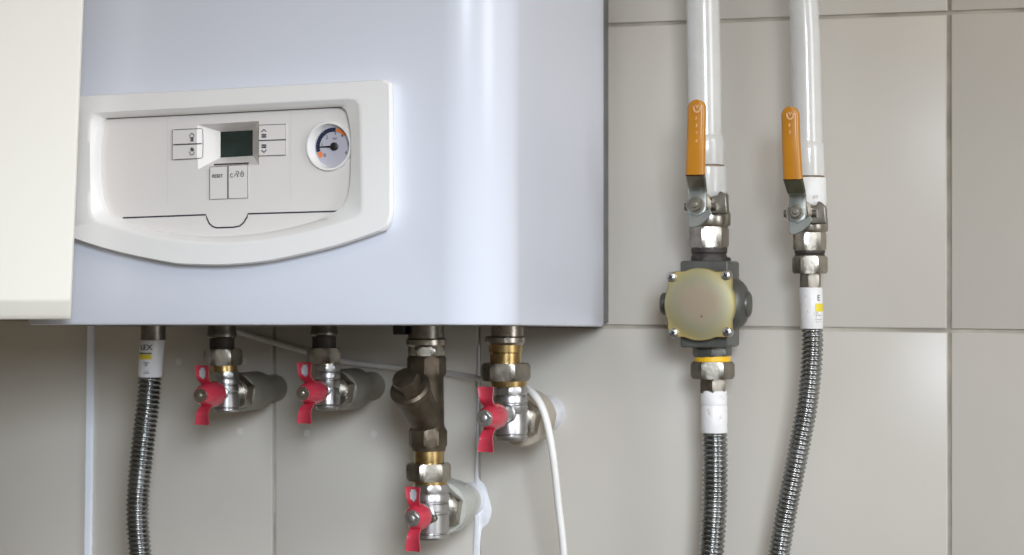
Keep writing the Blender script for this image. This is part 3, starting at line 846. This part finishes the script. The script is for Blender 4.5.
def angle_valve(label, d, body, nut, upper, stem, hubr, nutr, wings, outlet, reflection_slot, lower_hex=None, fitting=None, mats=('chrome', 'nickel')):
    """body (px, y0, y1, hw); nut (px, y0, y1, hw); upper rows [(rows, material, name)]; stem (px, py); wings (top y, bottom y)"""
    bx_, y0, y1, hw = body
    t = thing('angle_valve', label, 'valve', P(bx_, y1, d), G_RED)
    for rows, mt, nm in upper:
        mb = MB(); vstack(mb, d, rows); mb.build(nm, mt, t)
    mb = MB(); vhex(mb, d, *nut, ph=math.radians(outlet.get('ph', 15))); mb.build('union_nut', mats[1], t, smooth=25)
    # body: stepped barrel closed by a rounded bottom
    H = y1 - y0
    mb = MB()
    vhex(mb, d, bx_, y0, y0 + H * .17, hw * 1.0, sides=8, ph=.2)
    vstack(mb, d, [(bx_, y0 + H * .15, hw * .93), (bx_, y0 + H * .20, hw), (bx_, y0 + H * .29, hw), (bx_, y0 + H * .31, hw * .94), (bx_, y0 + H * .33, hw * .94), (bx_, y0 + H * .35, hw * .99),
                   (bx_, y0 + H * .47, hw * .99), (bx_, y0 + H * .49, hw * .95), (bx_, y0 + H * .52, hw * .95), (bx_, y0 + H * .54, hw * .99), (bx_, y0 + H * .86, hw * .99), (bx_, y0 + H * .88, hw * .93),
                   (bx_, y0 + H * .90, hw * .98), (bx_, y0 + H * .95, hw * .98), (bx_, y0 + H * .99, hw * .90), (bx_, y0 + H, hw * .7)], 44)
    c = P(bx_, outlet['y'], d); s = mpp(c)
    ylathe(mb, c.x, c.z, [(d, hw * s * .9), (d - hw * s * 1.05, hw * s * .9)])
    # stem boss towards the room
    st = P(stem[0], stem[1], d + stem[2]); hz = st.z
    ylathe(mb, c.x, hz, [(d, hw * s * .62), (d + hw * s * .95, hw * s * .58), (d + hw * s, hw * s * .5), (d + stem[5] + .002, hw * s * .46)])
    cb = mb.build('body', mats[0], t, smooth=32)
    mb = MB(); yhex(mb, c.x, c.z, d - hw * s * .95, d - hw * s * .95 - outlet['hexlen'], outlet['hexr'] * s, ph=.35); mb.build('outlet_nut', mats[1], t, smooth=25)
    # small stop screw to the right of the hub
    mb = MB(); ss = P(stem[3], stem[4], d + hw * s * .9); ylathe(mb, ss.x, ss.z, [(d + hw * s * .5, .0034), (d + hw * s * 1.05, .0034), (d + hw * s * 1.12, .0026)], 18); mb.build('stop_screw', 'nickel_dull', t)
    # handle: domed hub with two wings
    hd0 = d + stem[5]; hx = c.x
    R = hubr * s; dl = stem[2] - stem[5]
    mb = MB(); ylathe(mb, hx, hz, [(hd0 + .001, R * .62), (hd0 + .0012, R * .96), (hd0 + .003, R), (hd0 + dl * .32, R * .99), (hd0 + dl * .52, R * .93), (hd0 + dl * .72, R * .82), (hd0 + dl * .90, R * .70), (hd0 + dl, R * .60)], 40)
    zt_, zb_ = P(stem[0], wings[0], d + stem[2]).z, P(stem[0], wings[1], d + stem[2]).z
    fr = wing(mb, hx, hz, hd0 + dl * .42, 1, zt_ - hz, .0050, .0074, reflection_slot, dl * .42)
    wing(mb, hx, hz, hd0 + dl * .42, -1, hz - zb_, .0048, .0074, False, dl * .42)
    hdl = mb.build('handle', 'red', t, smooth=40)
    if reflection_slot:  # pale grey piece standing in for a reflection on the glossy wing
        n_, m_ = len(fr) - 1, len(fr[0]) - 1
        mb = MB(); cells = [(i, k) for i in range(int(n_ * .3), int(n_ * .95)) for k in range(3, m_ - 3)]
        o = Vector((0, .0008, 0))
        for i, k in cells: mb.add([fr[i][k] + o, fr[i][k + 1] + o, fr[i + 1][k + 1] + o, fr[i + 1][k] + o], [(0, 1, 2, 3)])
        mb.build('wing_reflection', 'reflection', hdl, smooth=60)
    mb = MB(); d1 = hd0 + dl - .001; rn = nutr * s
    ylathe(mb, hx, hz, [(d1, rn * 1.12), (d1 + .0014, rn * 1.12), (d1 + .0016, rn * .9)], 28); yhex(mb, hx, hz, d1 + .0013, d1 + .0045, rn, ph=.2)
    ylathe(mb, hx, hz, [(d1 + .0044, rn * .55), (d1 + .0052, rn * .52), (d1 + .0055, rn * .4)], 20)
    mb.build('nut', 'chrome' if not reflection_slot or stem[0] > 350 else 'nickel', hdl, smooth=28)
    return t, c, hz

D1 = 0.10
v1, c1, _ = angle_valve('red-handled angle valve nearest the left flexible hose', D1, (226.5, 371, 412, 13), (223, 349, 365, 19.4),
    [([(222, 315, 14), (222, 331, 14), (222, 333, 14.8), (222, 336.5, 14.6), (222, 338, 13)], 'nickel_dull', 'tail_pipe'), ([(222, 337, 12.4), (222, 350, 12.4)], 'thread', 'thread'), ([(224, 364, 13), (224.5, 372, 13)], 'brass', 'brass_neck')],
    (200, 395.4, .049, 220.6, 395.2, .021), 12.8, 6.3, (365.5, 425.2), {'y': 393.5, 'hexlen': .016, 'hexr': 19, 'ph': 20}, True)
v2, c2, _ = angle_valve('red-handled angle valve second from left, its wing with a pale painted reflection', D1, (328, 364, 410, 12.4), (323.4, 348, 363, 17.6),
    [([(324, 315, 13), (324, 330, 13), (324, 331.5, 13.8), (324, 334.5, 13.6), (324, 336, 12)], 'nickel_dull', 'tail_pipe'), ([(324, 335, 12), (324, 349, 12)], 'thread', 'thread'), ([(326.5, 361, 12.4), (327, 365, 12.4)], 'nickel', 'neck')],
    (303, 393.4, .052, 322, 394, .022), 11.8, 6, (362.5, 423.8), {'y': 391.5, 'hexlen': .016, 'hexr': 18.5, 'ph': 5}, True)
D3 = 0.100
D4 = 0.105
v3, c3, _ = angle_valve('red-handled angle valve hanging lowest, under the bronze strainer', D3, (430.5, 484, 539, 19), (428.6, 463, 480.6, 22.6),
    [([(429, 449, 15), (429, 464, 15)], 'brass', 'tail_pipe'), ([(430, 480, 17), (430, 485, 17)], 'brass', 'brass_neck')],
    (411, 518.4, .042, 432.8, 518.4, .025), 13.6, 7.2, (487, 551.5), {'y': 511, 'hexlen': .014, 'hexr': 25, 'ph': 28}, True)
v4, c4, _ = angle_valve('red-handled angle valve farthest right under the boiler, beside the white cable', D4, (511, 386, 440.5, 17), (505.8, 363, 380.6, 25),
    [([(507.5, 315, 16.2), (507.5, 336, 16.2)], 'nickel', 'boiler_pipe'), ([(505, 336, 18), (505, 337.5, 20), (505, 342, 20), (505, 344.6, 18)], 'nickel', 'flange'), ([(505.4, 344, 17), (505.6, 352, 16.6), (505.6, 353, 15.6), (505.6, 363.5, 15.6)], 'brass', 'tail_pipe'), ([(508, 380, 18.6), (509, 386.5, 17.6)], 'brass', 'brass_neck')],
    (484, 418.2, .067, 505.6, 418.2, .038), 13.2, 7.2, (387, 452.4), {'y': 420.5, 'hexlen': .016, 'hexr': 23, 'ph': 10}, False)

# wall fittings behind the angle valves
G_FIT = 'plastic wall fittings behind the red-handled valves'
def fitting(label, c, rows, mt, hexed=None, ring=None):
    t = thing('wall_fitting', label, 'pipe fitting', (c.x, 0, c.z), G_FIT)
    mb = MB(); ylathe(mb, c.x, c.z, rows, 40)
    if hexed: 
        d0, d1, r = hexed; yhex(mb, c.x, c.z, d0, d1, r, ph=.1, sides=8)
    mb.build('sleeve', mt, t, smooth=28)
    if ring:
        mb = MB(); ylathe(mb, c.x, c.z, ring, 40); mb.build('wall_collar', 'plaster', t)
    return t
fitting('long grey-green plastic fitting behind the leftmost red-handled valve', c1, [(.078, .0120), (.076, .0158), (.070, .0172), (.040, .0172), (.032, .0150), (.016, .0125), (.0, .0125)], 'ppr')
fitting('grey-green plastic fitting behind the second red-handled valve', c2, [(.077, .0122), (.075, .0162), (.068, .0182), (.042, .0182), (.036, .0150), (.012, .0130), (.0, .0130)], 'ppr')
fitting('translucent grey fitting behind the lowest red-handled valve', c3, [(.074, .015), (.073, .0222), (.067, .0232), (.056, .0232), (.054, .0205), (.038, .0190), (.036, .016), (.0, .0135)], 'ppr_light', (.058, .040, .0228), [(.012, .0142), (.004, .0146), (.0, .0155)])
fitting('beige fitting behind the rightmost red-handled valve, with white wall collar', c4, [(.078, .015), (.077, .0232), (.070, .0245), (.060, .0245), (.057, .0215), (.044, .0205), (.042, .014), (.0, .0125)], 'ppr_beige', (.062, .046, .0225), [(.020, .0138), (.010, .0142), (.004, .0148), (.0, .0155)])

# ------------------------------------------------------------------ bronze strainer between boiler and lowest valve
ys = thing('y_strainer', 'dark bronze strainer with slanting capped branch above the lowest red-handled valve', 'strainer', P(428, 447, D3))
mb = MB(); vstack(mb, D3, [(426, 315, 18), (426, 338, 18)]); mb.build('boiler_pipe', 'nickel_dull', ys)
mb = MB(); vstack(mb, D3, [(426.4, 338, 18.4), (426.4, 339.6, 20.4), (426.4, 344.4, 20.4), (426.4, 346.4, 18.6)]); vhex(mb, D3, 426.4, 346, 357, 18.4, ph=.35); mb.build('union_nut', 'nickel', ys, smooth=25)
mb = MB()
vhex(mb, D3, 426.6, 355.6, 376, 19.6, sides=8, ph=.25)
vstack(mb, D3, [(426.8, 374, 18.2), (427, 378, 16.6), (427.6, 424, 16.6), (428, 430, 18)])
vhex(mb, D3, 428, 428, 447, 19.6, sides=8, ph=.15)
vstack(mb, D3, [(428.6, 446, 17.4), (428.8, 450.5, 16.6)])
j = P(428, 424, D3); top = P(407.5, 384, D3 + .040)
ax = (top - j).normalized(); u1 = ax.orthogonal().normalized(); u1 = (X - ax * X.dot(ax)).normalized(); v1_ = ax.cross(u1)
s = mpp(j); L = (top - j).length
mb.loft([circ(j + ax * (L * t_), r_ * s, u1, v1_, 40) for t_, r_ in ((-.1, 14), (.15, 16.6), (.30, 17), (.74, 18.2), (.76, 19.2), (.80, 19.2))])
mb.build('body', 'bronze', ys, smooth=28)
mb = MB()
def axhex(t0, t1, r, sides=6, ph=0.0):
    n_ = sides * 8
    mb.loft([circ(j + ax * (L * t0), r * s, u1, v1_, n_, ph, sides, r * s * .95), circ(j + ax * (L * (t0 + .03)), r * s, u1, v1_, n_, ph, sides), circ(j + ax * (L * (t1 - .05)), r * s, u1, v1_, n_, ph, sides), circ(j + ax * (L * t1), r * s, u1, v1_, n_, ph, sides, r * s * .9)])
mb.loft([circ(j + ax * (L * t_), r_ * s, u1, v1_, 40) for t_, r_ in ((.80, 19.6), (.83, 20.4), (.90, 20.4), (.94, 18))])
axhex(.90, 1.16, 13.6, 6, .5)
mb.build('cap', 'bronze', ys, smooth=28)

# ------------------------------------------------------------------ white cable along the wall, round the right-hand valve and down
mb = MB()
cp = [(236, 331, .008), (262, 339, .006), (300, 350, .006), (345, 361.5, .006), (395, 367.5, .006), (440, 372, .010), (472, 377, .03), (492, 381, .062), (512, 383.5, .074), (526, 388, .085), (536, 397, .096), (543.5, 411, .100), (549, 432, .100), (553.6, 460, .098), (558, 500, .09), (563, 545, .08), (566, 590, .07)]
path = [P(*q) for q in cp]
r = 3.7 * mpp(P(540, 410, .1))
pp = catmull(path, 220)
tag(sweep(mb, pp, [r * (1.0 if p.x > P(500, 400, .08).x else .86) for p in pp], 16).build('power_cable', 'cable', None, smooth=60), 'thin white cable running behind the pipes and down past the right valve', 'cable')

# smears of plaster left on the tile joint
def smear(name, label, pts, d=.0016):
    mb = MB(); out = catmull([Vector((x, y, 0)) for x, y in pts + pts[:1]], 120)[:-1]
    c = sum(out, Vector()) / len(out)
    q = [P(p.x, p.y, d * .3) for p in out]; q2 = [P(c.x + (p.x - c.x) * .7, c.y + (p.y - c.y) * .7, d) for p in out]
    q0 = [Vector((p.x, 0.0004, p.z)) for p in q]
    mb.loft([q0, q, q2], cap0=False); o = mb.build(name, 'plaster', None, smooth=60)
    return tag(o, label, 'plaster smear')
smear('plaster_smear', 'white plaster smear running down the tile joint right of the lowest valve', [(479.6, 347), (479, 400), (478, 446), (476.8, 470), (479, 488), (487, 497), (491.5, 510), (488, 523), (481, 531), (479, 560), (473.5, 560), (474.5, 530), (475, 500), (474.6, 470), (475.8, 446), (477, 400), (477.8, 347)], .0022)

# ------------------------------------------------------------------ light
w = bpy.data.worlds.new('room_light'); sc.world = w; w.use_nodes = True
nt = w.node_tree; bg = nt.nodes['Background']
tc = nt.nodes.new('ShaderNodeTexCoord'); sp = nt.nodes.new('ShaderNodeSeparateXYZ'); cr = nt.nodes.new('ShaderNodeValToRGB'); mr = nt.nodes.new('ShaderNodeMapRange')
mr.inputs['From Min'].default_value = -1; mr.inputs['From Max'].default_value = 1
nt.links.new(tc.outputs['Generated'], sp.inputs['Vector']); nt.links.new(sp.outputs['X'], mr.inputs['Value']); nt.links.new(mr.outputs['Result'], cr.inputs['Fac'])
e = cr.color_ramp.elements
e[0].position = 0.0; e[0].color = (0.12, 0.108, 0.09, 1)
e[1].position = 1.0; e[1].color = (0.63, 0.585, 0.51, 1)
k = e.new(.45); k.color = (0.295, 0.27, 0.235, 1)
nt.links.new(cr.outputs['Color'], bg.inputs['Color']); bg.inputs['Strength'].default_value = 0.66

def area(name, loc, target, sx, sy, power, col):
    l = bpy.data.lights.new(name, 'AREA'); l.shape = 'RECTANGLE'; l.size = sx; l.size_y = sy; l.energy = power; l.color = col
    o = bpy.data.objects.new(name, l); COL.objects.link(o); o.location = loc
    o.rotation_euler = (Vector(target) - Vector(loc)).to_track_quat('-Z', 'Y').to_euler()
    return o
area('window_light', (2.1, -1.05, 0.45), (0.0, 0, 0.0), 0.7, 1.5, 21, (0.93, 0.97, 1.05))
area('warm_room_light', (0.95, -1.85, 1.15), (0.1, 0, 0), 0.45, 0.5, 4.2, (1.0, 0.80, 0.56))
lw = area('low_softbox', (0.80, -1.80, 0.30), (-0.12, 0, -0.50), 0.45, 0.40, 3.0, (0.87, 0.97, 1.10))  # added softbox that brightens the lower wall and fades upward
lw.data.spread = math.radians(52)

sc.view_settings.view_transform = 'Standard'
sc.view_settings.look = 'None'
for o in COL.objects:
    if '_w' in o: del o['_w']
